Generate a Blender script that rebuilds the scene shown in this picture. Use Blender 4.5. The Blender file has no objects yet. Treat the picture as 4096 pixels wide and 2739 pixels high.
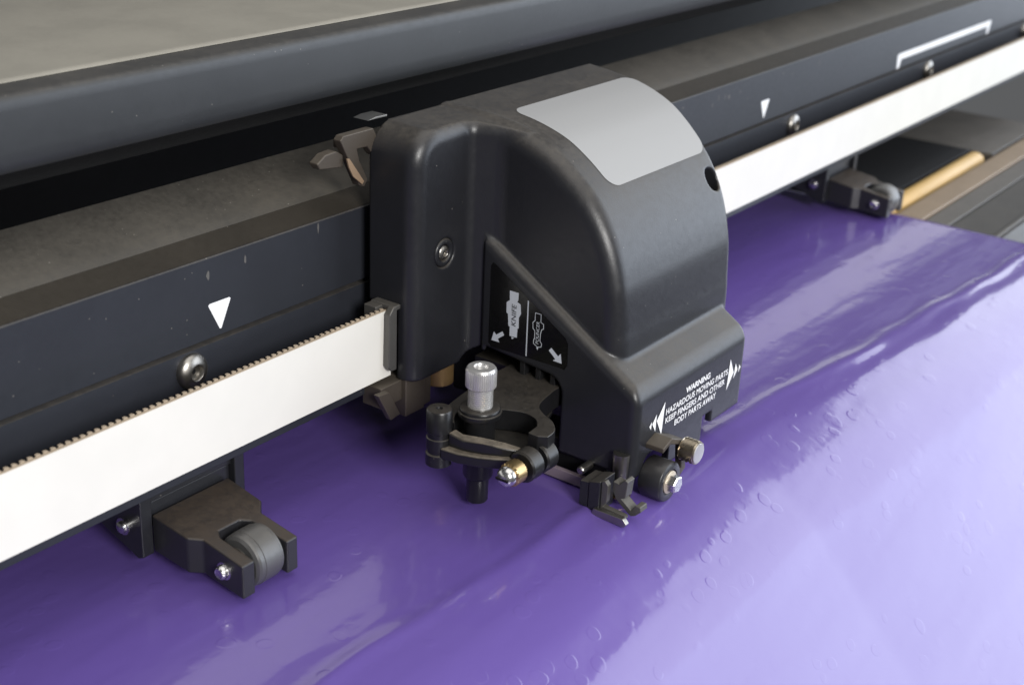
import bpy, bmesh, math, random
import numpy as np
from mathutils import Vector, Matrix
S = 0.001                       # all shapes below are written in millimetres
scene = bpy.context.scene
COL = scene.collection
random.seed(7)

# ------------------------------------------------------------------ camera
cam_d = bpy.data.cameras.new("camera")
cam = bpy.data.objects.new("camera", cam_d); COL.objects.link(cam)
yaw, pitch, roll = math.radians(54.68625519), math.radians(23.39059929), math.radians(2.56011025)
fwd = Vector((math.sin(yaw)*math.cos(pitch), math.cos(yaw)*math.cos(pitch), -math.sin(pitch)))
r0 = Vector((math.cos(yaw), -math.sin(yaw), 0)); u0 = r0.cross(fwd)
rt = r0*math.cos(roll) + u0*math.sin(roll); up = -r0*math.sin(roll) + u0*math.cos(roll)
M = Matrix((rt, up, -fwd)).transposed().to_4x4()
M.translation = Vector((-345.3, -297.2, 246.8))*S
cam.matrix_world = M
cam_d.sensor_width = 36; cam_d.lens = 48.709
cam_d.clip_start = 0.02; cam_d.clip_end = 60
cam_d.dof.use_dof = True; cam_d.dof.focus_distance = 0.475; cam_d.dof.aperture_fstop = 16
scene.camera = cam

# ------------------------------------------------------------------ world, lamps, exposure
W = bpy.data.worlds.new("World"); scene.world = W; W.use_nodes = True
W.node_tree.nodes["Background"].inputs[0].default_value = (0.95, 0.97, 1.0, 1)
W.node_tree.nodes["Background"].inputs[1].default_value = 0.115
def area(name, loc, target, sx, sy, rad, color):
    d = bpy.data.lights.new(name, 'AREA'); d.shape = 'RECTANGLE'; d.size = sx; d.size_y = sy
    d.energy = rad*math.pi*sx*sy; d.color = color
    o = bpy.data.objects.new(name, d); COL.objects.link(o)
    o.location = loc
    o.rotation_euler = (Vector(target)-Vector(loc)).to_track_quat('-Z', 'Y').to_euler()
    return o
LT = (0.05, -0.05, 0.03)
# wide daylight opening at the right front, and a softer one high behind the camera
dl = area("doorway_light", (2.0, -1.35, 0.28), LT, 3.5, 1.0, 4.0, (0.80, 0.88, 1.0))
tl = area("upper_doorway_light", (2.0, -1.35, 0.28), LT, 3.5, 0.95, 3.3, (0.86, 0.92, 1.0))  # upper part of the doorway lamp, added dimmer to grade its reflection
tl.rotation_euler = dl.rotation_euler
tl.location = Vector(dl.location) + dl.rotation_euler.to_matrix() @ Vector((0, .97, 0))
area("window_light", (-0.85, -1.7, 0.9), LT, 0.65, 0.65, 30.0, (1.0, 0.985, 0.96))
area("ceiling_light", (0.1, -0.5, 2.1), LT, 2.2, 2.2, 1.5, (1.0, 0.98, 0.95))
scene.view_settings.view_transform = 'Standard'; scene.view_settings.look = 'None'
scene.view_settings.exposure = 0; scene.view_settings.gamma = 1
scene.cycles.use_denoising = True
scene.cycles.max_bounces = 6

# ------------------------------------------------------------------ materials
def new_mat(name):
    m = bpy.data.materials.new(name); m.use_nodes = True
    return m, m.node_tree.nodes, m.node_tree.links, m.node_tree.nodes["Principled BSDF"]
def noise(n, l, vec, scale, detail=4, rough=.55):
    t = n.new('ShaderNodeTexNoise'); t.inputs['Scale'].default_value = scale
    t.inputs['Detail'].default_value = detail; t.inputs['Roughness'].default_value = rough
    l.new(vec, t.inputs['Vector']); return t.outputs['Fac']
def ramp(n, l, fac, a, b, ca=0.0, cb=1.0):
    r = n.new('ShaderNodeMapRange'); r.inputs['From Min'].default_value = a; r.inputs['From Max'].default_value = b
    r.inputs['To Min'].default_value = ca; r.inputs['To Max'].default_value = cb
    r.interpolation_type = 'SMOOTHSTEP'
    l.new(fac, r.inputs['Value']); return r.outputs['Result']
def mth(n, l, op, a, b=None):
    m = n.new('ShaderNodeMath'); m.operation = op
    for i, v in enumerate((a, b)):
        if v is None: continue
        if isinstance(v, (int, float)): m.inputs[i].default_value = v
        else: l.new(v, m.inputs[i])
    return m.outputs[0]
def mixc(n, l, fac, a, b):
    m = n.new('ShaderNodeMix'); m.data_type = 'RGBA'
    l.new(fac, m.inputs[0])
    for i, v in ((6, a), (7, b)):
        if isinstance(v, tuple): m.inputs[i].default_value = (*v, 1)
        else: l.new(v, m.inputs[i])
    return m.outputs[2]
def surf(name, base, rough, metal=0.0, dust=0.0, dust_col=(.19, .165, .13), grain=.15, grain_scale=2200,
         speck=.0, spec=.5, wear=0.0, rough_var=.04, coat=0.0, var=.05):
    """Painted plastic or metal with fine grain, dust lying on faces that look up, and light specks."""
    m, n, l, p = new_mat(name)
    tc = n.new('ShaderNodeTexCoord').outputs['Object']
    geo = n.new('ShaderNodeNewGeometry')
    col = None
    big = noise(n, l, tc, 45, 5)
    mid = noise(n, l, tc, 420, 6, .7)
    lo = tuple(c*(1-var) for c in base); hi = tuple(min(1, c*(1+var)) for c in base)
    col = mixc(n, l, ramp(n, l, big, .35, .65), lo, hi)
    dmask = None
    if dust > 0:
        sep = n.new('ShaderNodeSeparateXYZ'); l.new(geo.outputs['Normal'], sep.inputs[0])
        upf = ramp(n, l, sep.outputs['Z'], .25, .95)
        pat = mth(n, l, 'ADD', mth(n, l, 'MULTIPLY', big, .34), mth(n, l, 'ADD', mth(n, l, 'MULTIPLY', mid, .45), .14))
        dmask = mth(n, l, 'MULTIPLY', mth(n, l, 'MULTIPLY', upf, ramp(n, l, pat, .18, .92)), dust)
        col = mixc(n, l, dmask, col, dust_col)
    if speck > 0:
        v = n.new('ShaderNodeTexVoronoi'); v.inputs['Scale'].default_value = 330; l.new(tc, v.inputs['Vector'])
        sm = mth(n, l, 'LESS_THAN', v.outputs['Distance'], .075)
        rnd = n.new('ShaderNodeSeparateColor'); l.new(v.outputs['Color'], rnd.inputs[0])
        sm = mth(n, l, 'MULTIPLY', sm, mth(n, l, 'GREATER_THAN', rnd.outputs[0], 1-speck))
        sm = mth(n, l, 'MULTIPLY', sm, .32)
        col = mixc(n, l, sm, col, (.42, .39, .34))
    l.new(col, p.inputs['Base Color'])
    rr = ramp(n, l, mid, .3, .7, max(.03, rough-rough_var), min(1, rough+rough_var))
    if dmask is not None:
        rr = mth(n, l, 'ADD', rr, mth(n, l, 'MULTIPLY', dmask, .45))
    l.new(rr, p.inputs['Roughness'])
    p.inputs['Metallic'].default_value = metal
    p.inputs['Specular IOR Level'].default_value = spec
    p.inputs['Coat Weight'].default_value = coat
    if grain > 0:
        b = n.new('ShaderNodeBump'); b.inputs['Strength'].default_value = grain; b.inputs['Distance'].default_value = .00006
        l.new(noise(n, l, tc, grain_scale, 2), b.inputs['Height']); l.new(b.outputs[0], p.inputs['Normal'])
    return m

PLA = surf("black_plastic", (.016, .0165, .020), .37, dust=.5, speck=.12, grain=.5, grain_scale=1500)
PLA_SHADE = surf("shaded_inner_plastic", (.006, .006, .007), .6, spec=.2, dust=.2, grain=.2)  # inner plastic; shade of gaps and recesses is put into its near-black colour
HOLD = surf("holder_plastic", (.010, .010, .011), .33, dust=.5, dust_col=(.13, .11, .085), speck=.35, grain=.3)
HOLDD = surf("dusty_arm_plastic", (.011, .011, .012), .33, dust=1.0, dust_col=(.30, .25, .19), speck=.5, grain=.3)
RAIL = surf("rail_paint", (.022, .024, .031), .46, spec=.38, dust=.5, speck=.18, grain=.2)
DUSTY = surf("dusty_rail_top", (.030, .027, .023), .6, dust=.9, dust_col=(.098, .086, .068), speck=.8, grain=.3)
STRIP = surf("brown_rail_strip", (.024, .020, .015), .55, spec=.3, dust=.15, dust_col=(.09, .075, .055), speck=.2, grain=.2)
COVER = surf("cover_paint", (.029, .031, .034), .46, dust=.35, speck=.3, grain=.3)
PANEL = surf("cover_panel_paint", (.245, .230, .195), .45, dust=.35, dust_col=(.29, .27, .225), speck=.35, grain=.3)
BELT = surf("white_belt_rubber", (.74, .722, .67), .55, grain=.1, var=.015)
TOOTH = surf("belt_teeth", (.36, .29, .215), .7, grain=.1)
WHITE = surf("white_print", (.85, .85, .86), .5, grain=0)
INK = surf("grey_white_print", (.55, .58, .64), .45, grain=0)
BLACKLAB = surf("gloss_black_label", (.004, .004, .004), .22, grain=0)
GREYLAB = surf("grey_sticker_film", (.33, .33, .33), .62, spec=.3, var=.0, rough_var=.0, grain=.05)
ALU = surf("satin_aluminium", (.66, .65, .64), .36, metal=.75, grain=.1)
STEEL = surf("dull_steel", (.34, .325, .30), .36, metal=1, grain=.1)
CHROME = surf("bright_steel", (.66, .65, .64), .26, metal=1, grain=0, rough_var=.05)
BRASS = surf("brass", (.22, .14, .06), .5, metal=.6, grain=.1)
BRASSG = surf("worn_brass_knurl", (.56, .40, .20), .34, metal=1, grain=.1)
GREYMET = surf("grey_cast_metal", (.11, .106, .10), .45, metal=.5, dust=.5, grain=.3)
BROWN = surf("oily_brown_metal", (.075, .062, .05), .5, metal=.3, dust=.4, grain=.2)
RUB = surf("grey_rubber", (.11, .11, .11), .34, metal=.4, grain=.3, dust=.35)
ARM = surf("greasy_arm_plastic", (.020, .020, .023), .36, dust=.75, dust_col=(.085, .056, .030), grain=.3)
TAN = surf("tan_platen", (.25, .185, .125), .4, grain=.2)
GOLD = surf("golden_roller_grip", (.55, .36, .13), .5, grain=.4)
PLATEN = surf("platen_paint", (.03, .03, .03), .5, dust=.35, speck=.2, grain=.2)
GPLAT = surf("grey_platen_plate", (.085, .08, .075), .45, dust=.35, grain=.2)
RECESS = surf("platen_recess_paint", (.008, .008, .009), .65, spec=.25, grain=.2)

def vinyl():
    m, n, l, p = new_mat("purple_vinyl")
    tc = n.new('ShaderNodeTexCoord').outputs['Object']
    p.inputs['Base Color'].default_value = (.125, .079, .318, 1)
    p.inputs['Roughness'].default_value = .27
    p.inputs['Coat Weight'].default_value = .7; p.inputs['Coat Roughness'].default_value = .075
    p.inputs['IOR'].default_value = 1.52
    v = n.new('ShaderNodeTexVoronoi'); v.inputs['Scale'].default_value = 125; v.inputs['Randomness'].default_value = 1
    wv = n.new('ShaderNodeTexNoise'); wv.inputs['Scale'].default_value = 60; l.new(tc, wv.inputs['Vector'])
    add = n.new('ShaderNodeVectorMath'); add.operation = 'MULTIPLY_ADD'
    l.new(wv.outputs['Color'], add.inputs[0]); add.inputs[1].default_value = (.006, .006, .006); l.new(tc, add.inputs[2])
    l.new(add.outputs[0], v.inputs['Vector'])
    dome = ramp(n, l, v.outputs['Distance'], .37, .28)
    rnd = n.new('ShaderNodeSeparateColor'); l.new(v.outputs['Color'], rnd.inputs[0])
    dome = mth(n, l, 'MULTIPLY', dome, mth(n, l, 'SUBTRACT', rnd.outputs[0], .15))
    st = n.new('ShaderNodeMapping'); st.inputs['Scale'].default_value = (9, 32, 32); l.new(tc, st.inputs['Vector'])
    clus = ramp(n, l, noise(n, l, st.outputs[0], 1.0, 3), .34, .50)
    h1 = mth(n, l, 'MULTIPLY', mth(n, l, 'MULTIPLY', dome, clus), .00007)
    st2 = n.new('ShaderNodeMapping'); st2.inputs['Scale'].default_value = (14, 50, 50); l.new(tc, st2.inputs['Vector'])
    h2 = mth(n, l, 'MULTIPLY', noise(n, l, st2.outputs[0], 1.0, 2), .00065)
    h3 = mth(n, l, 'MULTIPLY', noise(n, l, tc, 110, 2), .00008)
    h = mth(n, l, 'ADD', mth(n, l, 'ADD', h1, h2), h3)
    b = n.new('ShaderNodeBump'); b.inputs['Strength'].default_value = .9; b.inputs['Distance'].default_value = 1.0
    l.new(h, b.inputs['Height']); l.new(b.outputs[0], p.inputs['Normal']); l.new(b.outputs[0], p.inputs['Coat Normal'])
    return m
VINYL = vinyl()

# ------------------------------------------------------------------ object helpers
def tag(o, label=None, cat=None, group=None, kind=None):
    if label: o["label"] = label
    if cat: o["category"] = cat
    if group: o["group"] = group
    if kind: o["kind"] = kind
    return o
ORG = {}
def thing(name, loc, label, cat, group=None):
    o = bpy.data.objects.new(name, None); COL.objects.link(o)
    o.empty_display_size = .01
    o.location = Vector(loc)*S; ORG[o.name] = Vector(loc)
    return tag(o, label, cat, group)
def origin_of(parent):
    while parent is not None and parent.name not in ORG: parent = parent.parent
    return ORG[parent.name] if parent is not None else Vector((0, 0, 0))
def from_mesh(name, me, mat, parent=None, bevel=0, seg=2):
    o = bpy.data.objects.new(name, me); COL.objects.link(o)
    me.materials.append(mat)
    if parent is not None: o.parent = parent
    if bevel:
        b = o.modifiers.new("bevel", 'BEVEL'); b.width = bevel*S; b.segments = seg
        b.limit_method = 'ANGLE'; b.angle_limit = math.radians(32); b.harden_normals = True
    return o
def obj(name, bm, mat, parent=None, bevel=0, seg=2, sharp=36):
    org = origin_of(parent)
    bmesh.ops.recalc_face_normals(bm, faces=bm.faces)
    for v in bm.verts: v.co = (v.co-org)*S
    for f in bm.faces: f.smooth = True
    if not bevel:
        for e in bm.edges:
            if len(e.link_faces) == 2 and e.calc_face_angle(0) > math.radians(sharp): e.smooth = False
    me = bpy.data.meshes.new(name); bm.to_mesh(me); bm.free()
    return from_mesh(name, me, mat, parent, bevel, seg)
B = bmesh.new
def box(bm, x0, x1, y0, y1, z0, z1, mat=None):
    vs = [bm.verts.new((x, y, z)) for x in (x0, x1) for y in (y0, y1) for z in (z0, z1)]
    for f in ((0, 1, 3, 2), (4, 6, 7, 5), (0, 4, 5, 1), (2, 3, 7, 6), (0, 2, 6, 4), (1, 5, 7, 3)):
        bm.faces.new([vs[i] for i in f])
    if mat is not None: bmesh.ops.transform(bm, matrix=mat, verts=vs)
    return vs
def prism(bm, pts, axis, a, b):
    """extrude a 2-D outline along axis: X -> (y,z), Y -> (x,z), Z -> (x,y)"""
    def P(p, t):
        return {'X': (t, p[0], p[1]), 'Y': (p[0], t, p[1]), 'Z': (p[0], p[1], t)}[axis]
    A = [bm.verts.new(P(p, a)) for p in pts]; C = [bm.verts.new(P(p, b)) for p in pts]
    n = len(pts)
    bm.faces.new(A); bm.faces.new(C[::-1])
    for i in range(n):
        bm.faces.new((A[i], C[i], C[(i+1) % n], A[(i+1) % n]))
    return A+C
def frame_of(d):
    d = Vector(d).normalized()
    a = d.orthogonal().normalized() if abs(d.z) < .999 else Vector((1, 0, 0))
    return d, a, d.cross(a)
def lathe(bm, prof, c, d, n=40, rfun=None):
    """spin (radius, height) pairs round the axis through c along d; ends are closed"""
    d, a, b = frame_of(d); c = Vector(c); rings = []
    for k, (r, h) in enumerate(prof):
        ring = []
        for i in range(n):
            t = 2*math.pi*i/n
            rr = r*(rfun(i, k) if rfun else 1)
            ring.append(bm.verts.new(c+d*h+(a*math.cos(t)+b*math.sin(t))*rr))
        rings.append(ring)
    for p, q in zip(rings, rings[1:]):
        for i in range(n):
            bm.faces.new((p[i], p[(i+1) % n], q[(i+1) % n], q[i]))
    bm.faces.new(rings[0][::-1]); bm.faces.new(rings[-1])
def hexa(bm, c, d, r, h, n=6, ch=.3):
    lathe(bm, [(r, 0), (r, h-ch), (r-ch, h)], c, d, n)
def flat(bm, pts, M3):
    """closed outline as one flat face; M3 maps (u,v) to a point"""
    bm.faces.new([bm.verts.new(M3(*p)) for p in pts])
def button_screw(parent, name, c, d, r, mat, sock=True):
    bm = B()
    prof = [(r, 0), (r, r*.12)] + [(r*math.cos(t)*1.0, r*.12+r*.5*math.sin(t)) for t in np.linspace(.2, 1.05, 6)]
    rs, hs = r*.42, prof[-1][1]
    prof += [(rs+.15, hs+.02), (rs, hs-.1), (rs*.95, hs-r*.3), (.05, hs-r*.33)]
    lathe(bm, prof, c, d, 36)
    o = obj(name, bm, mat, parent, sharp=50)
    if sock:
        bm = B(); hexa(bm, Vector(c)+Vector(d).normalized()*(hs-r*.34), d, rs*.7, r*.02, 6, .005)
        obj("hex_socket", bm, PLA_SHADE, o)
    return o
def text_mesh(txt, height, width=None, bold=0.0, shear=0.0):
    cu = bpy.data.curves.new("lettering", 'FONT'); cu.body = txt; cu.size = 1; cu.offset = bold; cu.shear = shear
    t = bpy.data.objects.new("lettering", cu); COL.objects.link(t)
    dg = bpy.context.evaluated_depsgraph_get(); dg.update()
    me = bpy.data.meshes.new_from_object(t.evaluated_get(dg))
    bpy.data.objects.remove(t); bpy.data.curves.remove(cu)
    co = np.array([v.co[:] for v in me.vertices])
    lo, hi = co.min(0), co.max(0)
    sy = height/(hi[1]-lo[1]); sx = width/(hi[0]-lo[0]) if width else sy
    return me, lo, sx, sy
def add_text(bm, txt, height, width, M3, bold=0.0, shear=0.0):
    me, lo, sx, sy = text_mesh(txt, height, width, bold, shear)
    vs = [bm.verts.new(M3((v.co.x-lo[0])*sx, (v.co.y-lo[1])*sy)) for v in me.vertices]
    for p in me.polygons:
        try: bm.faces.new([vs[i] for i in p.vertices])
        except ValueError: pass
    bpy.data.meshes.remove(me)

# ------------------------------------------------------------------ solids as distance fields (for moulded plastic with fillets)
def rmax(a, b, r):
    u = np.maximum(r+a, 0); v = np.maximum(r+b, 0)
    return np.minimum(-r, np.maximum(a, b)) + np.sqrt(u*u+v*v)
def rmin(a, b, r):
    u = np.maximum(r-a, 0); v = np.maximum(r-b, 0)
    return np.maximum(r, np.minimum(a, b)) - np.sqrt(u*u+v*v)
def poly_sdf(px, py, P):
    d = np.full(np.broadcast(px, py).shape, 1e9); s = np.ones(d.shape)
    n = len(P)
    for i in range(n):
        ax, ay = P[i]; bx, by = P[i-1]
        ex, ey = bx-ax, by-ay; wx, wy = px-ax, py-ay
        t = np.clip((wx*ex+wy*ey)/(ex*ex+ey*ey+1e-12), 0, 1)
        dx, dy = wx-ex*t, wy-ey*t
        d = np.minimum(d, dx*dx+dy*dy)
        c1 = py >= ay; c2 = py < by; c3 = ex*wy > ey*wx
        fl = (c1 & c2 & c3) | (~c1 & ~c2 & ~c3)
        s = np.where(fl, -s, s)
    return s*np.sqrt(d)
def spline(P, k=6):
    P = [np.array(p, float) for p in P]; out = []
    for i in range(len(P)-1):
        a, b = P[i], P[i+1]; p0 = P[max(i-1, 0)]; p3 = P[min(i+2, len(P)-1)]
        for t in np.linspace(0, 1, k, endpoint=False):
            out.append(.5*(2*a+(b-p0)*t+(2*p0-5*a+4*b-p3)*t*t+(3*a-p0-3*b+p3)*t**3))
    out.append(P[-1]); return [tuple(p) for p in out]
def surface_nets(f, lo, hi, h, clean=3):
    ax = [np.arange(lo[i], hi[i]+h, h) for i in range(3)]
    F = f(ax[0][:, None, None], ax[1][None, :, None], ax[2][None, None, :])
    F = np.ascontiguousarray(np.broadcast_to(F, tuple(len(a) for a in ax))).astype(np.float32)
    neg = F < 0
    cnt = np.zeros(tuple(s-1 for s in F.shape), np.int8)
    offs = [(i, j, k) for i in (0, 1) for j in (0, 1) for k in (0, 1)]
    sl = lambda o: tuple(slice(o[i], F.shape[i]-1+o[i]) for i in range(3))
    for o in offs: cnt += neg[sl(o)]
    cells = np.argwhere((cnt > 0) & (cnt < 8))
    val = {o: F[cells[:, 0]+o[0], cells[:, 1]+o[1], cells[:, 2]+o[2]].astype(float) for o in offs}
    pos = np.zeros((len(cells), 3)); num = np.zeros(len(cells))
    for o in offs:
        for a in range(3):
            if o[a]: continue
            q = list(o); q[a] = 1; q = tuple(q)
            va, vb = val[o], val[q]; cr = (va < 0) != (vb < 0)
            t = np.where(cr, va/np.where(cr, va-vb, 1), 0)
            p = np.array(o, float)[None, :].repeat(len(cells), 0); p[:, a] += t
            pos[cr] += p[cr]; num[cr] += 1
    pts = (cells+pos/num[:, None])*h+np.array(lo)
    idx = -np.ones(cnt.shape, np.int64); idx[tuple(cells.T)] = np.arange(len(cells))
    faces = []
    for a in range(3):
        b, c = (a+1) % 3, (a+2) % 3
        s0 = [slice(1, -1)]*3; s0[a] = slice(0, -1); s1 = list(s0); s1[a] = slice(1, None)
        A, Bn = neg[tuple(s0)], neg[tuple(s1)]
        e = np.argwhere(A != Bn); sg = A[tuple(e.T)]
        e = e+np.array([0 if i == a else 1 for i in range(3)])
        def at(db, dc):
            q = e.copy(); q[:, b] += db; q[:, c] += dc; return idx[tuple(q.T)]
        quad = np.stack([at(-1, -1), at(0, -1), at(0, 0), at(-1, 0)], 1)
        quad[~sg] = quad[~sg][:, ::-1]
        faces.append(quad)
    faces = np.concatenate(faces); faces = faces[(faces >= 0).all(1)]
    g = lambda p: f(p[:, 0], p[:, 1], p[:, 2])
    for _ in range(clean):
        d = g(pts); e = .04
        gr = np.stack([(g(pts+np.eye(3)[i]*e)-g(pts-np.eye(3)[i]*e))/(2*e) for i in range(3)], 1)
        gr /= np.maximum((gr**2).sum(1), .3)[:, None]
        st = np.clip(d[:, None]*gr, -h*.5, h*.5); pts = pts-st*.9
    return pts, faces
def net_obj(name, f, lo, hi, h, mat, parent):
    pts, faces = surface_nets(f, lo, hi, h)
    pts = (pts-np.array(origin_of(parent)))*S
    me = bpy.data.meshes.new(name)
    me.vertices.add(len(pts)); me.vertices.foreach_set("co", pts.ravel())
    me.loops.add(faces.size); me.loops.foreach_set("vertex_index", faces.ravel())
    me.polygons.add(len(faces)); me.polygons.foreach_set("loop_start", np.arange(0, faces.size, 4))
    me.polygons.foreach_set("use_smooth", np.ones(len(faces), bool))
    me.update(calc_edges=True); me.validate()
    return from_mesh(name, me, mat, parent)

# ================================================================== LARGE STRUCTURE
# purple vinyl sheet: flat on the platen, then bending down over the front
def build_sheet():
    X0, X1, R, YB = -330.0, 427.0, 80.0, -86.0
    ybend = lambda x: float(np.interp(x, [-330, -100, 95, 250, 427], [-70, -70, -76, -90, -106]))
    yridge = lambda x: float(np.interp(x, [-330, -108, 39, 95, 192, 314, 380, 427], [-66, -71, -76, -78, -89, -100, -105, -108]))
    prof = []
    for y in list(np.arange(70, -40, -3.0))+list(np.arange(-40, YB, -1.2)): prof.append((y, 0.0))
    for t in np.linspace(0, math.radians(47), 60): prof.append((YB-R*math.sin(t), -R*(1-math.cos(t))))
    y, z = prof[-1]; a = math.radians(47)
    for s in np.arange(3, 480, 4.0): prof.append((y-s*math.cos(a), z-s*math.sin(a)))
    prof = np.array(prof)
    d = np.gradient(prof, axis=0); d /= np.linalg.norm(d, axis=1)[:, None]
    nr = np.stack([d[:, 1], -d[:, 0]], 1)                      # outward (up / front)
    s = np.concatenate([[0], np.cumsum(np.linalg.norm(np.diff(prof, axis=0), axis=1))])
    xs = np.arange(X0, X1+.1, (X1-X0)/250)
    bm = B(); grid = []
    rs = np.random.RandomState(3)
    waves = [(rs.uniform(.006, .02), rs.uniform(.05, .16), rs.uniform(0, 6.28), rs.uniform(.10, .28)) for _ in range(9)]
    for i in range(len(prof)):
        amp = np.clip((-prof[i, 0]-70)/40, 0.06, 1) if prof[i, 0] < 0 else .06
        y_ = prof[i, 0]
        row = []
        for x in xs:
            h = sum(w[3]*math.sin(w[0]*x*(1 if k % 2 else -1)+w[1]*s[i]+w[2]) for k, w in enumerate(waves))*.42*amp
            for yr, wd, hh, ph in ((-92, 3.4, .22, .6), (-103, 5.0, .35, 0), (-119, 7, .4, 1.3), (-136, 6, .35, 2.2)):
                h += hh*math.exp(-((y_-yr-2.5*math.sin(x*.021+ph)-1.2*math.sin(x*.063+ph))/wd)**2)*(.65+.35*math.sin(x*.03+ph*2))
            edge = -.5*math.exp(-((X1-x)/22.0)**2)*max(0, min(1, (-prof[i, 0]-60)/60))
            yy = y_+(ybend(x)-YB)*max(0, min(1, -y_/86))
            t_ = yy-yridge(x)-1.0*math.sin(x*.05)-.6*math.sin(x*.13+1)
            h += .75*math.exp(-(t_/3.6)**2)*(.8+.2*math.sin(x*.04))
            row.append(bm.verts.new((x, yy+nr[i, 0]*(h+edge), max(prof[i, 1]+nr[i, 1]*(h+edge), -999 if prof[i, 0] < YB else 0))))
        grid.append(row)
    for p, q in zip(grid, grid[1:]):
        for i in range(len(xs)-1):
            bm.faces.new((p[i], p[i+1], q[i+1], q[i]))
    for v in bm.verts: v.co *= S
    for f in bm.faces: f.smooth = True
    bmesh.ops.recalc_face_normals(bm, faces=bm.faces)
    me = bpy.data.meshes.new("vinyl_sheet"); bm.to_mesh(me); bm.free()
    o = from_mesh("vinyl_sheet", me, VINYL)
    so = o.modifiers.new("thickness", 'SOLIDIFY'); so.thickness = .25*S; so.offset = -1
    return tag(o, "glossy purple vinyl sheet lying under the carriage and curving down at the front", "vinyl sheet")
build_sheet()

# platen under the sheet, seen past its right edge
pl = thing("platen", (520, -30, -3), "dark metal platen of long grooves beside the right edge of the purple sheet", "platen")
bm = B(); box(bm, -330, 760, -54, -40, -30, -2.2); obj("front_strip", bm, GPLAT, pl, .6)
bm = B(); box(bm, -330, 760, -81, -54.6, -30, -3.2); obj("front_bed", bm, PLATEN, pl, .5)
bm = B(); box(bm, -330, 760, -84, -81.6, -30, -1.6); obj("front_ridge", bm, GPLAT, pl, .5)
bm = B(); prism(bm, [(-84.5, -3), (-84.5, -200), (-100, -200), (-100, -30), (-94, -16)], 'X', -330, 760); obj("front_apron", bm, PLATEN, pl, 1)
bm = B(); box(bm, -330, 760, -39.2, -23.5, -30, -1.2); obj("tan_strip", bm, TAN, pl, .6)
bm = B(); box(bm, -330, 612, -4.5, 90, -30, -1.6); obj("rear_bed", bm, RECESS, pl, .6)
bm = B(); box(bm, 612.6, 722, -20.4, 90, -30, -1.8); obj("end_plate", bm, GPLAT, pl, .6)
bm = B(); box(bm, -330, 612, -23.4, -4.9, -34, -14); obj("roller_trough", bm, RECESS, pl)
bm = B(); box(bm, 722.6, 1000, -200, 160, -230, -200); obj("end_floor", bm, RECESS, pl)
gr = thing("grit_roller", (520, -12.8, -8), "golden grit roller lying in the platen beside the purple sheet", "roller")
bm = B(); lathe(bm, [(2.5, 0), (6.2, .6), (6.7, 1.6), (6.7, 166), (6.2, 167), (3, 167.6), (3, 176)], (434, -12.8, -6.0), (1, 0, 0), 40)
obj("roller_body", bm, GOLD, gr)

# guide rail
ra = thing("guide_rail", (250, 30, 30), "long black metal guide rail behind the white belt with white marks", "guide rail")
prof = [(18, 67.0), (18, 93.2), (18.7, 94.3), (20.5, 95.6), (23.5, 97.6), (27, 99.6), (30, 100.6), (52, 107.6), (52.6, 107), (52.6, 40), (19.2, 40),
        (19.2, 52), (18, 52.6), (18, 65.1), (22.5, 65.4), (22.5, 66.8)]
XA, XB = -330, 900
bm = B(); prism(bm, [(18, 67.0), (18, 93.9), (18.35, 94.25), (23, 94.6), (50, 90), (50, 42), (19.2, 42)]+prof[11:], 'X', XA, XB); obj("front_face", bm, RAIL, ra)
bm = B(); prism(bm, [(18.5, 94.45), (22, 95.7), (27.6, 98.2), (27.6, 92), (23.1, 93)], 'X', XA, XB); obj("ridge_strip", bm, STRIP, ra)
bm = B(); prism(bm, [(27.65, 98.25), (29, 99.4), (31, 100.6), (51.4, 107.9), (52.4, 107.7), (52.6, 106.8), (52.6, 90.2), (27.65, 90.2)], 'X', XA, XB)
obj("sloping_top", bm, DUSTY, ra)
bm = B(); prism(bm, [(5.0, 29.6), (5.0, 38.5), (6.5, 38.5), (6.5, 33.5), (14, 33.5), (14, 41.8), (54, 41.8), (54, 29.6)], 'X', XA, XB); obj("lower_lip", bm, RAIL, ra, .3)
bm = B(); box(bm, XA, XB, 210, 214, 30, 140); obj("rear_backdrop", bm, PLA_SHADE, ra)  # added backdrop that keeps the gap behind the rail dark
# white marks
bm = B()
F = lambda u, v: (u, 17.93, v)
tri = lambda c, w: [(c-w/2+.8, 78.7), (c+w/2-.8, 78.7), (c+w/2-.2, 78.2), (c+.35, 69.1), (c-.35, 69.1), (c-w/2+.2, 78.2)]
flat(bm, tri(-63.8, 10), F); obj("triangle_mark", bm, WHITE, ra)
bm = B(); flat(bm, tri(321.5, 10), F); obj("triangle_mark", bm, WHITE, ra)
bm = B()
flat(bm, [(505.5, 75.4), (507, 76.6), (681, 76.6), (682.5, 75.4), (680, 72.6), (508.5, 72.6)], F)
flat(bm, [(505.5, 75.38), (508.48, 72.58), (512.5, 72.58), (510, 67.2), (506.5, 67.2)], F)
flat(bm, [(682.5, 75.38), (679.98, 72.58), (675, 72.58), (675, 67.2), (679, 67.2)], F)
obj("bracket_mark", bm, WHITE, ra)
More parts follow.
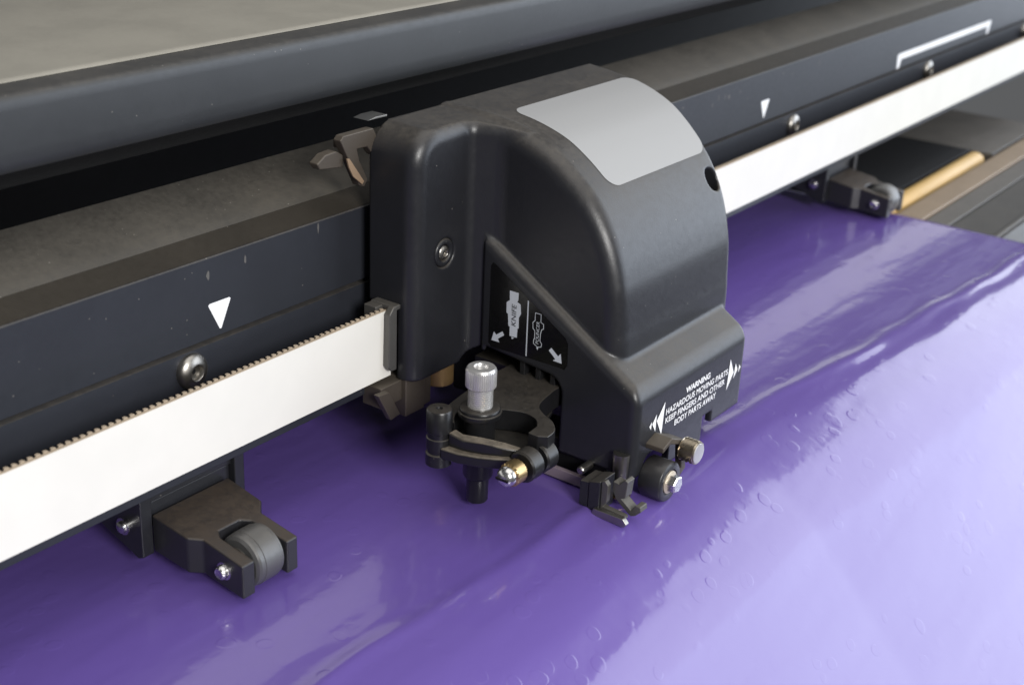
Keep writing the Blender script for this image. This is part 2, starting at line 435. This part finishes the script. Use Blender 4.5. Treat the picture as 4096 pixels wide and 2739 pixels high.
# paint chips
CHIP = surf('chipped_paint', (.10, .095, .09), .6, grain=0); rs = np.random.RandomState(11)
for x, z, w, h in [(-68, 88.5, 1.6, 3.6), (-52, 89.6, 1.4, 3.2), (232, 90, 3, .9), (262, 86, 1.2, 2.6), (268, 88.5, .8, 4), (275, 88, .8, 4), (279, 87.5, 2.4, 3), (291, 88, 1, 2), (-18, 92, .8, 4.5),
                   (340, 90, 3, .8), (352, 88, 1, 1.5), (386, 89, 1, 3), (300, 83, 1, 1.4)]:
    pts = [(x+w*.5*math.cos(t)*rs.uniform(.6, 1.1), z+h*.5*math.sin(t)*rs.uniform(.6, 1.1)) for t in np.linspace(0, 6.28, 9)[:-1]]
    bm = B(); flat(bm, pts, lambda u, v: (u, 17.95, v))
    obj("paint_chip", bm, CHIP, ra)
for x in (-77.1, 358.5, 562.5, 766.8):
    button_screw(ra, "rail_bolt", (x, 18, 58.6), (0, -1, 0), 6.0, STEEL)

# top cover over the rail
tc = thing("top_cover", (200, 120, 150), "grey and black top cover of the plotter above the rail", "machine cover")
front = [(36, 131), (32.6, 131.1), (31.2, 132.4), (30.4, 134.6), (30.0, 138), (29.6, 149), (29.7, 151.2), (30.2, 152.5), (31.2, 153.2), (32.4, 153.4), (44, 153.6), (44, 140)]
bm = B(); prism(bm, front, 'X', -330, 1100); obj("front_trim", bm, COVER, tc, 0)
bm = B(); prism(bm, [(32.9, 130.9), (36.2, 128.4), (46, 123.2), (57, 118.2), (62, 118.4), (62, 139.8), (36.2, 139.8), (36.2, 130.9)], 'X', -330, 1100); obj("underside", bm, PLA_SHADE, tc)  # underside of the cover, its shade put into the darker material
bm = B(); prism(bm, [(41.5, 153.7), (42, 154.3), (43.4, 154.7), (262, 156.0), (266, 154), (266, 120), (62.2, 118), (62.2, 153.65)], 'X', -330, 1100); obj("top_panel", bm, PANEL, tc)

# white toothed belt
be = thing("drive_belt", (300, 0, 36), "flat white toothed drive belt stretched along the rail", "belt")
bm = B(); box(bm, -330, -.5, 0, 1.0, 36, 61.6); box(bm, 60, 820, 0, 1.0, 36, 61.6); obj("belt_band", bm, BELT, be)
bm = B()
for a, b_ in ((-330, -2.5), (150, 820)):
    x = a
    while x < b_:
        prism(bm, [(x, 1.02), (x+.3, 2.0), (x+1.25, 2.0), (x+1.55, 1.02)], 'Z', 36, 62.3); x += 2.5
    box(bm, a, b_, 0.25, 1.01, 61.62, 61.9)
t = obj("belt_teeth", bm, TOOTH, be); t["kind"] = "stuff"

# ================================================================== PINCH ROLLERS
def pinch_roller(dx):
    t = thing("pinch_roller", (-88+dx, -5, 0), "", "pinch roller", "pinch rollers pressing on the sheet")
    for x0, x1, nm in ((-107.2, -102.6, 1), (-67.6, -63.2, 0)):
        bm = B()
        prism(bm, [(10, 27.5), (10, 6.2), (12.5, 5.0), (16, 6.5), (46, 17), (46, 27.5)], 'X', x0+dx, x1+dx)
        obj("bracket_plate", bm, PLA, t, .5)
    bm = B(); box(bm, -104+dx, -62+dx, 12, 44, 23, 28.5); box(bm, -102.4+dx, -67.7+dx, 12.5, 14.5, 14, 23.1); obj("bracket_bridge", bm, PLA, t, .5)
    # arm: wide body, chamfered shoulders, fork of two prongs, a pocket for the wheel
    plan = [(-101.8, 11.5), (-101.8, -4.8), (-98.6, -8.6), (-99.2, -26.4), (-94.0, -26.4), (-93.8, -11.2), (-91.8, -8.2), (-83.0, -8.2), (-80.6, -11.0), (-80.2, -26.4),
            (-75.4, -26.4), (-75.0, -9.6), (-70.4, -5.2), (-69.4, 11.5)]
    bm = B(); vs = prism(bm, [(x+dx, y) for x, y in plan], 'Z', 2.4, 18)
    for v in vs:
        y = v.co.y
        if v.co.z > 10: v.co.z = 18.6+(y-8)*.131
        else: v.co.z = 5.6+(y-8)*.10
    obj("arm", bm, ARM, t, .7, 3)
    bm = B()
    lathe(bm, [(3.2, 0), (7.6, .02), (8.6, .7), (8.9, 1.6), (8.9, 3.1), (9.1, 3.3), (9.1, 9.6), (8.9, 9.8), (8.7, 11.0), (7.8, 11.6), (3.2, 11.65)], (-92.9+dx, -18, 9.2), (1, 0, 0), 56)
    r = obj("wheel", bm, RUB, t, sharp=16)
    bm = B(); lathe(bm, [(2.4, -.5), (5.2, -.25), (5.2, .0), (2.0, .01)], (-93.0+dx, -18, 9.2), (1, 0, 0), 32); obj("hub_washer", bm, GREYMET, r)
    bm = B(); lathe(bm, [(3.0, .2), (3.0, 0), (2.35, -.1), (2.3, -1.6), (1.7, -2.2), (.9, -1.9)], (-99.2+dx, -18, 9.2), (1, 0, 0), 28); obj("axle_pin", bm, CHROME, t, sharp=50)
    bm = B(); lathe(bm, [(2.2, .1), (2.2, -1.5), (2.9, -1.55), (2.9, -2.0), (2.0, -2.05), (1.9, -3.0), (1.1, -3.5)], (-107.2+dx, 16.6, 16.2), (1, 0, 0), 28); obj("pivot_pin", bm, CHROME, t, sharp=50)
    return t
def copy_tree(o, parent=None):
    c = o.copy(); COL.objects.link(c)
    if parent is not None: c.parent = parent
    for ch in list(o.children): copy_tree(ch, c)
    return c
p1 = pinch_roller(0)
p1["label"] = "greasy black pinch roller arm with a grey wheel on the sheet, left of the carriage"
p2 = copy_tree(p1); p2.location = (Vector((-88+505.7, -5, 0)))*S
p2["label"] = "black pinch roller arm at the right edge of the purple sheet, under the far belt"

# ================================================================== CARRIAGE
ca = thing("cutting_carriage", (70, -40, 0), "black plastic cutting carriage with warning text, riding on the rail above the purple sheet", "plotter carriage")
PROF = spline([(12.5, 126.0), (0, 125.7), (-10, 125.0), (-22, 123.2), (-34, 119.6), (-43, 114.6), (-50.5, 109.0), (-56, 104), (-60.5, 98.3), (-64.3, 91.8), (-67.2, 85), (-69.3, 78),
               (-70.6, 71.5), (-71.5, 60), (-72.2, 45), (-72.2, -20)], 5)
PPOLY = PROF+[(12.5, -20)]
def xright(y): return 119.0+.27*(y+72)
def cover_outer(x, y, z):
    dpro = poly_sdf(y, z, PPOLY)
    dome = rmax(dpro, 37.0-x, 7.0)
    dome = rmax(dome, (x-xright(y))/1.0358, 4.0)
    o = rmax(1.5-x, z-126.0, 13.0)
    strip = -.857*(x-31.0)-.514*(y+9.0)
    fr = rmin(-9.0-y, strip, 2.0)
    shell = rmax(o, fr, 6.0)
    shell = np.maximum(np.maximum(shell, x-44.0), np.maximum(y-12.5, -26.0-y))
    shell = np.maximum(shell, dpro+.3)
    d = rmin(shell, dome, 1.5)
    diag = -.529*(y+83.9)+.849*(z-41.2)
    bx = rmax(rmax(33.0-x, -83.8-y, 3.2), diag, 4.0)
    bx = rmax(bx, x-114.0, 2.0)
    bx = np.maximum(bx, y+15.0)
    return rmin(d, bx, 1.1)
def boxd(x, y, z, lo, hi):
    q = [np.maximum(lo[i]-v, v-hi[i]) for i, v in enumerate((x, y, z))]
    return np.maximum(np.maximum(q[0], q[1]), q[2])
def cover_f(x, y, z):
    out = cover_outer(x, y, z)
    d = rmax(out, 5.0-z, .4)
    hol = np.maximum(out+2.6, z-78.0)
    d = rmax(d, -hol, .4)
    # opening in the left wall round the tool clamp
    op = rmax(rmax(-51.8-y, z-(40.6+(y+25)*.09), 6.0), np.maximum(y+17.0, x-44.0), .3)
    d = rmax(d, -op, .7)
    # belt slot behind the pillar, and the pillar's foot
    d = rmax(d, -rmax(rmax(-1.0-y, z-61.5, 2.0), np.maximum(x-60, -x-20), .2), .6)
    d = rmax(d, -np.maximum(z-34.0-np.clip((x-28.0)*.95, 0, 6.8), np.maximum(x-44.0, -22-y)), .8)
    # lower edge of the front: straight, arch over the wheel, notch
    yy = y+74.0
    d = rmax(d, -np.maximum(np.maximum(z-8.6, x-41.0), yy), .3)
    d = rmax(d, -np.maximum(rmax(rmax(40.6-x, z-15.0, 4.0), x-58.0, .5), yy), .5)
    d = rmax(d, -np.maximum(np.maximum(83.2-x, x-90.0), np.maximum(z-15.2, yy)), .3)
    d = rmax(d, -np.maximum(np.maximum(z-10.2, 89.0-x), yy), .3)
    d = np.maximum(d, -np.maximum(z-9.4, -yy))
    # hole near the right edge
    hx, hy, hz = x-115.6, y+61.5, z-97.5
    al = hy*.62-hz*.78
    dx_, dy_, dz_ = hx, hy-al*.62, hz+al*.78
    d = rmax(d, -np.maximum(np.sqrt(dx_*dx_+dy_*dy_+dz_*dz_)-4.4, al-9.0), .7)
    # screw recess on the pillar
    sr = np.sqrt((x-18.0)**2+(z-79.8)**2)
    d = rmax(d, -np.maximum(sr-5.4, y+7.6), .7)
    return d
cover = net_obj("cover", cover_f, (-1, -87, 2), (146, 15.5, 129), .72, PLA, ca)

# black core added inside the cover so its opening looks dark
bm = B(); box(bm, 46, 108, -70, 8, 12, 76); box(bm, 47, 112, -79, -60, 16, 40); obj("dark_core", bm, PLA_SHADE, ca, 1)
bm = B()
for y in (-33.5, -40.5, -47): box(bm, 34, 46.2, y-1.1, y+1.1, 30, 44)
box(bm, 39, 46.3, -50, -8, 20, 33)
obj("rib", bm, HOLD, ca, .3)
# screw on the pillar
bm = B(); lathe(bm, [(2.9, -.2), (5.2, -.1), (5.3, .7), (4.7, 1.3), (3.4, 1.4), (3.0, .9), (2.9, .3)], (18, -7.7, 79.8), (0, -1, 0), 40)
w = obj("screw_washer", bm, PLA, ca, sharp=60)
button_screw(w, "cover_screw", (18, -7.6, 79.8), (0, -1, 0), 2.9, STEEL)
# grey sticker following the dome
PA = np.array(PROF); ds = np.concatenate([[0], np.cumsum(np.linalg.norm(np.diff(PA, axis=0), axis=1))])
s_of = lambda y: np.interp(-y, -PA[:, 0], ds)
def dome_pt(x, s, off=.14):
    y = np.interp(s, ds, PA[:, 0]); z = np.interp(s, ds, PA[:, 1])
    y2 = np.interp(s+.8, ds, PA[:, 0]); z2 = np.interp(s+.8, ds, PA[:, 1]); y1 = np.interp(s-.8, ds, PA[:, 0]); z1 = np.interp(s-.8, ds, PA[:, 1])
    tx, tz = y2-y1, z2-z1; L = math.hypot(tx, tz)
    return (x, y+tz/L*off, z-tx/L*off)
bm = B(); sa, sb = s_of(-9.5), s_of(-54.5); rc = 5.5; rows = []
for s_ in np.unique(np.concatenate([sa+rc*(1-np.cos(np.linspace(0, math.pi/2, 9))), np.linspace(sa+rc, sb-rc, 26), sb-rc*(1-np.cos(np.linspace(0, math.pi/2, 9)))])):
    e = min(s_-sa, sb-s_); ins = rc-math.sqrt(max(0, rc*rc-(rc-e)**2)) if e < rc else 0
    y = np.interp(s_, ds, PA[:, 0]); xl = 53.5+ins; xr = xright(y)*1.0-2.6-ins
    rows.append([bm.verts.new(dome_pt(x, s_)) for x in np.linspace(xl, xr, 20)])
for p, q in zip(rows, rows[1:]):
    for i in range(19): bm.faces.new((p[i], p[i+1], q[i+1], q[i]))
obj("blank_sticker", bm, GREYLAB, ca)
# instruction label on the left wall: knife / pouncer
LX = lambda off: (lambda u, v: (33.0-off, -u, v))       # u = distance towards the front, v = height
bm = B()
pan = [(18.6, 43.5), (18.6, 73.6), (19.6, 75), (21, 74.3), (52.4, 54.6), (53.6, 52.6), (53.8, 44.4), (52.6, 42.4), (50, 42.6), (35, 42.4), (20, 42.0)]
A_ = [bm.verts.new(LX(.12)(*p)) for p in pan]; bm.faces.new(A_)
lab = obj("instruction_label", bm, BLACKLAB, ca)
bm = B()
knife = [(27.4, 66.2), (31.4, 66.2), (31.3, 63.4), (30.9, 62.6), (32.4, 62.1), (32.8, 58.6), (31.9, 56.8), (32.0, 52.7), (31.5, 52.4), (31.4, 48.8), (28.1, 48.7), (28.0, 52.2), (27.4, 52.5), (27.0, 57), (26.3, 57.4), (26.2, 61.3), (26.9, 62), (27.6, 62.4)]
flat(bm, knife, LX(.2))
flat(bm, [(35.45, 64.4), (35.95, 64.4), (36.1, 42.9), (35.6, 42.9)], LX(.2))
for arrow in ([(20, 44.7), (21, 48.4), (22.1, 47.4), (24.9, 49.5), (25.7, 48.2), (22.9, 46), (23.7, 44.8)], [(51.4, 44.5), (47.6, 44.6), (48.6, 45.5), (45.6, 48.0), (46.7, 49.3), (49.7, 46.9), (50.8, 48.2)]):
    flat(bm, arrow, LX(.2))
po = [(38.9, 60.8), (41.6, 60.8), (41.7, 57.8), (42.9, 57.3), (43, 55.4), (42.2, 54.9), (41.8, 53.2), (41.7, 50.5), (42.5, 49.6), (42.3, 48.2), (40.6, 47.7), (38.7, 48.7), (38.7, 50.2), (39.1, 51), (39, 53.8), (38.2, 54.4), (38, 56.8), (38.9, 57.8)]
n_ = len(po); cx, cy = 40.4, 54.2
inn = []
for i in range(n_):
    a = np.array(po[i-1]); b_ = np.array(po[i]); c_ = np.array(po[(i+1) % n_])
    t1 = (b_-a)/np.linalg.norm(b_-a); t2 = (c_-b_)/np.linalg.norm(c_-b_)
    nn = np.array([t1[1]+t2[1], -t1[0]-t2[0]]); nn /= max(np.linalg.norm(nn), .7)
    inn.append(tuple(b_+nn*.28))
vo = [bm.verts.new(LX(.2)(*p)) for p in po]; vi = [bm.verts.new(LX(.2)(*p)) for p in inn]
for i in range(n_): bm.faces.new((vo[i], vo[(i+1) % n_], vi[(i+1) % n_], vi[i]))
flat(bm, [(40.1, 47.6), (41.1, 47.9), (40.7, 46.6)], LX(.2)); flat(bm, [(28.9, 48.5), (30.2, 48.5), (29.2, 47.6)], LX(.2))
add_text(bm, "POUNCER", 1.35, 8.6, lambda u, v: (32.8, -(41.05-v), 49.0+u), .0, .12)
obj("lettering", bm, INK, lab)
bm = B(); add_text(bm, "KNIFE", 2.0, 8.4, lambda u, v: (32.70, -(30.7-v), 53.0+u), .0, .12); obj("knife_lettering", bm, BLACKLAB, lab)
# warning text on the front
bm = B(); FY = lambda u, v: (u, -83.98, v)
add_text(bm, "WARNING", 2.5, 18.4, lambda u, v: FY(67.3+u, 30.5+v), .032)
for s_, x0, x1, z in (("HAZARDOUS MOVING PARTS", 53.5, 100.3, 26.9), ("KEEP FINGERS AND OTHER", 53.6, 98.4, 23.4), ("BODY PARTS AWAY", 60.6, 92, 20.0)):
    add_text(bm, s_, 2.45, x1-x0, lambda u, v, x0=x0, z=z: FY(x0+u, z+v), .018)
for tr in ([(52.3, 32.8), (51.3, 20.0), (47.2, 27)], [(46.8, 29.9), (46.6, 23.1), (44.1, 26.8)], [(43.7, 28), (43.4, 24.9), (42.1, 26.5)],
           [(101.6, 32.8), (100.5, 20.0), (105.4, 26)], [(106.4, 29.5), (105.7, 23.2), (108.5, 26.3)], [(109.7, 28), (109.3, 24.6), (111, 26.4)]):
    flat(bm, tr, FY)
obj("warning_lettering", bm, WHITE, ca)

# tool clamp: fixed jaw with a slot for two tools, pivoted arm, thumb screw
jaw = spline([(-13, -31), (-6, -29.5), (8, -27), (31, -25)], 4)+[(41, -25), (41, -50)]+spline([(30, -50.5), (18, -53), (13, -58), (10, -64), (5, -68.5), (-.5, -69.5)], 4)+[(-2.6, -66.5), (-2.4, -62.5)] \
    + spline([(3.5, -62), (7.6, -58.5), (9, -53), (7, -47.5), (4.6, -43), (3.4, -39), (0, -36), (-5, -35), (-9.5, -36.6), (-13, -39.5)], 4)
bm = B(); prism(bm, jaw, 'Z', 26.5, 34.5); obj("tool_clamp", bm, HOLD, ca, .8, 3)
bm = B(); prism(bm, [(-12, -34), (8, -30), (31, -28), (31, -50), (12, -57), (6, -63), (-2, -61), (-6, -56.5), (-9.6, -52), (-11, -44)], "Z", 24.4, 26.3); obj("dark_slot_fill", bm, PLA_SHADE, ca, .5)  # black plate added so the tool slot reads as a dark cavity
bm = B(); lathe(bm, [(3.6, 0), (4.5, .5), (4.5, 4.6), (3.9, 5.0), (3.9, 6.4), (4.4, 6.6), (4.4, 10.5), (4.0, 10.8), (4.0, 12.6), (4.5, 13), (4.5, 20.4), (4.1, 21), (1.2, 21.1), (1.0, 20.4)], (-17, -36, 19.3), (0, 0, 1), 36)
obj("pivot_boss", bm, HOLD, ca, sharp=45)
arm_out = [(-20.4, -39), (-19.5, -46), (-17, -53), (-14.2, -58), (-12.4, -61), (-11.2, -66), (-9, -69.8), (-5.2, -70.2), (-3.2, -67), (-3.2, -61.5), (-6.2, -58.5), (-9.5, -54.5), (-12.2, -49.5), (-12.6, -43), (-13.2, -38)]
bm = B(); prism(bm, arm_out, 'Z', 23.6, 27.6); obj("clamp_arm", bm, HOLDD, ca, .8, 3)
rib_out = [(-17.4, -40), (-17.0, -46), (-14.8, -53), (-11.4, -59), (-8.0, -63), (-5.2, -62.5), (-8.2, -57), (-11.8, -50.5), (-12.9, -44), (-13.2, -40)]
bm = B(); vs = prism(bm, rib_out, 'Z', 27.4, 32.8)
for v in vs:
    if v.co.z > 30: v.co.z += (v.co.y+40)*.09+.7*math.sin((v.co.y+40)*.35)
obj("arm_rib", bm, HOLDD, ca, .9, 3)
for x0, nm in ((-10.6, "arm_lug"), (-2.2, "jaw_lug")):
    bm = B(); lathe(bm, [(5.0, 0), (5.6, .6), (5.6, 5.8), (5.0, 6.4)], (x0, -66, 25.6), (1, 0, 0), 32); obj(nm, bm, HOLD, ca, sharp=30)
bm = B(); lathe(bm, [(2.0, 4), (2.0, 1.9), (3.9, 1.8), (4.2, 1.4), (4.2, -3.0), (3.9, -3.4), (3.2, -3.6), (3.2, -4.0)], (-14.0, -66, 25.6), (1, 0, 0), 60,
                lambda i, k: 1-.07*((i+2*k) % 4 < 2) if 2 <= k <= 6 else 1)
cs = obj("clamp_screw", bm, BRASSG, ca, sharp=25)
bm = B(); lathe(bm, [(3.3, 0), (3.5, -.3), (3.4, -1.6), (2.6, -2.9), (1.2, -3.5), (.1, -3.6)], (-17.7, -66, 25.6), (1, 0, 0), 40); sh = obj("screw_head", bm, CHROME, cs)
bm = B(); box(bm, -21.5, -20.7, -68.4, -63.6, 25.2, 26.0); obj("screw_slot", bm, PLA_SHADE, sh)

# metal pieces at the foot of the pillar and the belt clamp
bm = B(); prism(bm, [(-5.0, 41.2), (-3.6, 39.2), (-.6, 39.0), (-.6, 63.4), (-2.6, 63.4), (-4.6, 61.0)], 'Y', -3.0, -.3); box(bm, -6.0, 1.4, 2.4, 8, 40, 63.2); box(bm, -2.4, 1.4, -2.9, 8, 61.8, 63.6); obj("belt_clamp", bm, GREYMET, ca, .4)
bm = B(); box(bm, 2.2, 13, -5, 6, 19.5, 34.5); box(bm, 13.1, 17.2, -4.5, 2, 20.2, 34.5); obj("foot_bracket", bm, BROWN, ca, .5)
bm = B(); prism(bm, [(-13.5, 33.8), (-7.5, 33.3), (-1.2, 22.3), (-6.4, 21.6)], 'Y', -5.5, -3); box(bm, -9, 3, -2.9, 6, 26, 34); obj("foot_tab", bm, BROWN, ca, .4)
bm = B(); lathe(bm, [(5.2, 0), (5.7, .4), (5.7, 16)], (23.3, -3, 26), (0, 0, 1), 40); obj("brass_bush", bm, BRASS, ca)
# clip on the back of the carriage
bm = B()
prism(bm, [(-13.5, 122.5), (-12, 124), (3, 124), (5.5, 120), (3.2, 114.2), (0, 118), (-5.2, 118.2), (-4, 114), (.2, 106.5), (-1.5, 104.2), (-4, 105), (-9.6, 115.5)], 'Y', 11.5, 15)
box(bm, -6, 10, 15.1, 22, 117, 120); obj("rear_clip", bm, BROWN, ca, .4)
bm = B(); prism(bm, [(-11.2, 116.2), (-10.2, 113), (-8.2, 109.4), (-3.6, 105.6), (-2.6, 106.6), (-9.9, 116)], 'Y', 10.6, 11.4); obj("clip_pad", bm, surf("tan_felt", (.24, .165, .105), .7), ca, .2)
bm = B(); prism(bm, [(-23.2, 116.2), (-21.8, 114), (-10.5, 112.6), (-10.5, 117), (-14, 119), (-19.2, 118.6)], 'Y', 13, 17); obj("clip_wing", bm, BROWN, ca, .5)
bm = B(); prism(bm, [(2, 126.4), (6, 127.0), (12, 126.9), (12, 126.2)], 'Y', 13.2, 20); obj("clip_blade", bm, STEEL, ca, .1)

# foot, wheel and thumb screw under the front
bm = B(); prism(bm, [(-71.0, 1.0), (-71.0, 10.4), (-74.8, 10.8), (-74.8, .4)], 'X', 19, 29); prism(bm, [(-75, .2), (-75, 11.4), (-79.6, 12.6), (-79.6, .2)], 'X', 18.6, 28.5)
cf = obj("cutter_foot", bm, PLA, ca, .4)
bm = B(); box(bm, 34.5, 108, -72, -22, 2.6, 14); obj("dark_floor", bm, PLA_SHADE, ca, .6)  # black slab added so the space under the carriage looks dark
bm = B(); lathe(bm, [(1.6, 0), (1.6, 6), (1.2, 6.5), (.2, 6.6)], (33, -66, 9), (-1, 0, 0), 20); obj("guide_pin", bm, STEEL, ca)
bm = B(); prism(bm, [(-79.7, .4), (-79.7, 12.8), (-81, 13.2), (-82.4, 11.8), (-82.2, 5.2), (-80.8, 3.2), (-90.0, 2.6), (-90.2, 1.4)], 'X', 19.4, 21.6)
prism(bm, [(-82.5, 12.6), (-85.0, 12.2), (-87.2, 14.6), (-88.4, 14), (-87.8, 7.6), (-86.2, 6.8), (-90.4, 3.8), (-92.0, 6.2), (-94, 6.2), (-94.4, 4.4), (-92.2, 2.2), (-90.4, 1.4), (-84, 6), (-82.4, 9)], 'X', 22.4, 27)
obj("foot_hook", bm, GREYMET, cf, .3)
bm = B(); prism(bm, [(-77.6, -.2), (-78.2, 2.4), (-90.4, 2.6), (-92, .8), (-91.0, -.6)], 'X', 17.2, 19.3); obj("metal_shoe", bm, STEEL, cf, .25)
bm = B(); lathe(bm, [(3.0, 0), (3.6, .2), (3.6, .9), (2.6, 1.1), (2.8, 8), (3.2, 16)], (33, -79, 2.2), (0, 0, 1), 28); obj("post", bm, STEEL, ca)
bm = B(); lathe(bm, [(3.6, 0), (4.3, .1), (4.3, .6), (3.6, .7)], (33, -79, 1.5), (0, 0, 1), 28); obj("post_washer", bm, BRASSG, ca)
bm = B(); lathe(bm, [(5.0, 0), (7.2, .05), (7.6, .5), (7.6, 8.6), (7.2, 9.1), (5.0, 9.2), (4.6, 8.6), (1.0, 8.5)], (44.8, -83.6, 6.4), (0, -1, 0), 56)
wh = obj("wheel", bm, surf("black_wheel", (.022, .022, .026), .36, grain=.2, dust=.2), ca, sharp=50)
bm = B(); lathe(bm, [(4.2, 0), (4.3, .2), (4.3, .9), (4.0, 1.1), (1, 1.15)], (44.8, -92.0, 6.4), (0, -1, 0), 40); obj("wheel_washer", bm, surf("pale_washer", (.55, .48, .38), .45, metal=.4), wh)
bm = B(); hexa(bm, (44.8, -93.1, 6.4), (0, -1, 0), 3.3, 3.2, 6, .45); obj("hex_bolt", bm, CHROME, wh, sharp=20)
bm = B(); prism(bm, [(41, 20.5), (47, 22.5), (58.5, 17.4), (58.5, 15.6), (46, 20.3), (41, 18.6)], 'Y', -91, -82); prism(bm, [(55.4, 16.8), (58.4, 15.7), (60.5, 5), (53.5, 1.6), (52, 3), (57, 6.2)], 'Y', -90.4, -87.6); obj("screw_bracket", bm, BROWN, ca, .4)
def knurl(c, d, r, L, mat, name, parent, n=13, rows=3):
    """diamond knurl: alternate rings of points pushed in and out"""
    d, a, b_ = frame_of(d); c = Vector(c); bm = B(); rings = []
    hs = np.linspace(.4, L-.9, rows*2+1)
    prof = [(r*.8, 0, 0), (r*.95, .2, 0)]+[(r, h, 1+k % 2) for k, h in enumerate(hs)]+[(r*.98, L-.6, 0), (r*.94, L-.1, 0), (r*.86, L, 0)]
    for rr, h, md in prof:
        ring = []
        for i in range(n*2):
            q = 1.0
            if md: q = 1.0 if (i+md) % 2 else .76
            t = math.pi*i/n
            ring.append(bm.verts.new(c+d*h+(a*math.cos(t)+b_*math.sin(t))*rr*q))
        rings.append(ring)
    for p, q in zip(rings, rings[1:]):
        for i in range(2*n): bm.faces.new((p[i], p[(i+1) % (2*n)], q[(i+1) % (2*n)], q[i]))
    bm.faces.new(rings[0][::-1]); bm.faces.new(rings[-1])
    return obj(name, bm, mat, parent, sharp=25)
knurl((55.3, -91.2, 15.4), (0, -1, 0), 4.5, 6.4, surf("knurled_nickel", (.42, .36, .28), .3, metal=1, grain=0), "thumb_screw", ca)
bm = B(); lathe(bm, [(3.8, 0), (3.7, .25), (.5, .3)], (55.3, -97.58, 15.4), (0, -1, 0), 40); obj("thumb_screw_face", bm, ALU, ca)
bm = B(); box(bm, 29, 31, -72, -36, .8, 5.0); obj("guide_bar", bm, surf("mauve_grey_bar", (.20, .16, .19), .4), ca, .3)  # grey metal bar; the sheet's purple reflection is put into its colour

# blade holder standing in the clamp
bh = thing("blade_holder", (-4, -43.3, 3), "silver knurled knob on a black blade holder, upright in the carriage clamp", "blade holder")
ax = (0, 0, 1); c0 = (-4, -43.3, 0)
bm = B(); lathe(bm, [(2.6, 2.2), (3.5, 2.4), (3.8, 3.0), (3.9, 11.4), (5.0, 12.2), (5.3, 13), (5.4, 35.4)], c0, ax, 40); obj("body_tube", bm, HOLD, bh, sharp=50)
bm = B(); lathe(bm, [(5.4, 35.2), (7.4, 35.4), (7.6, 35.8), (7.6, 37.2), (7.1, 37.5), (7.1, 38.4), (6.6, 38.9), (4.6, 39.0)], c0, ax, 48); obj("flange", bm, HOLD, bh, sharp=50)
prof = [(4.1, 38.6), (4.35, 38.9)]; h = 39.2
while h < 46.3: prof += [(4.35, h), (4.35, h+.3), (4.1, h+.45), (4.1, h+.6)]; h += .75
bm = B(); lathe(bm, prof+[(4.2, 47)], c0, ax, 48); obj("thread", bm, ALU, bh, sharp=25)
nk = 44
bm = B(); lathe(bm, [(4.6, 46.2), (5.1, 46.3), (5.35, 46.7), (5.35, 52.2), (5.15, 52.9), (4.7, 53.5), (2.7, 53.6), (2.5, 53.3), (2.3, 51.6), (.1, 51.4)], c0, ax, nk*4,
                lambda i, k: (.945 if i % 4 in (0,) else 1.0) if 2 <= k <= 3 else 1.0)
obj("knob", bm, ALU, bh, sharp=28)
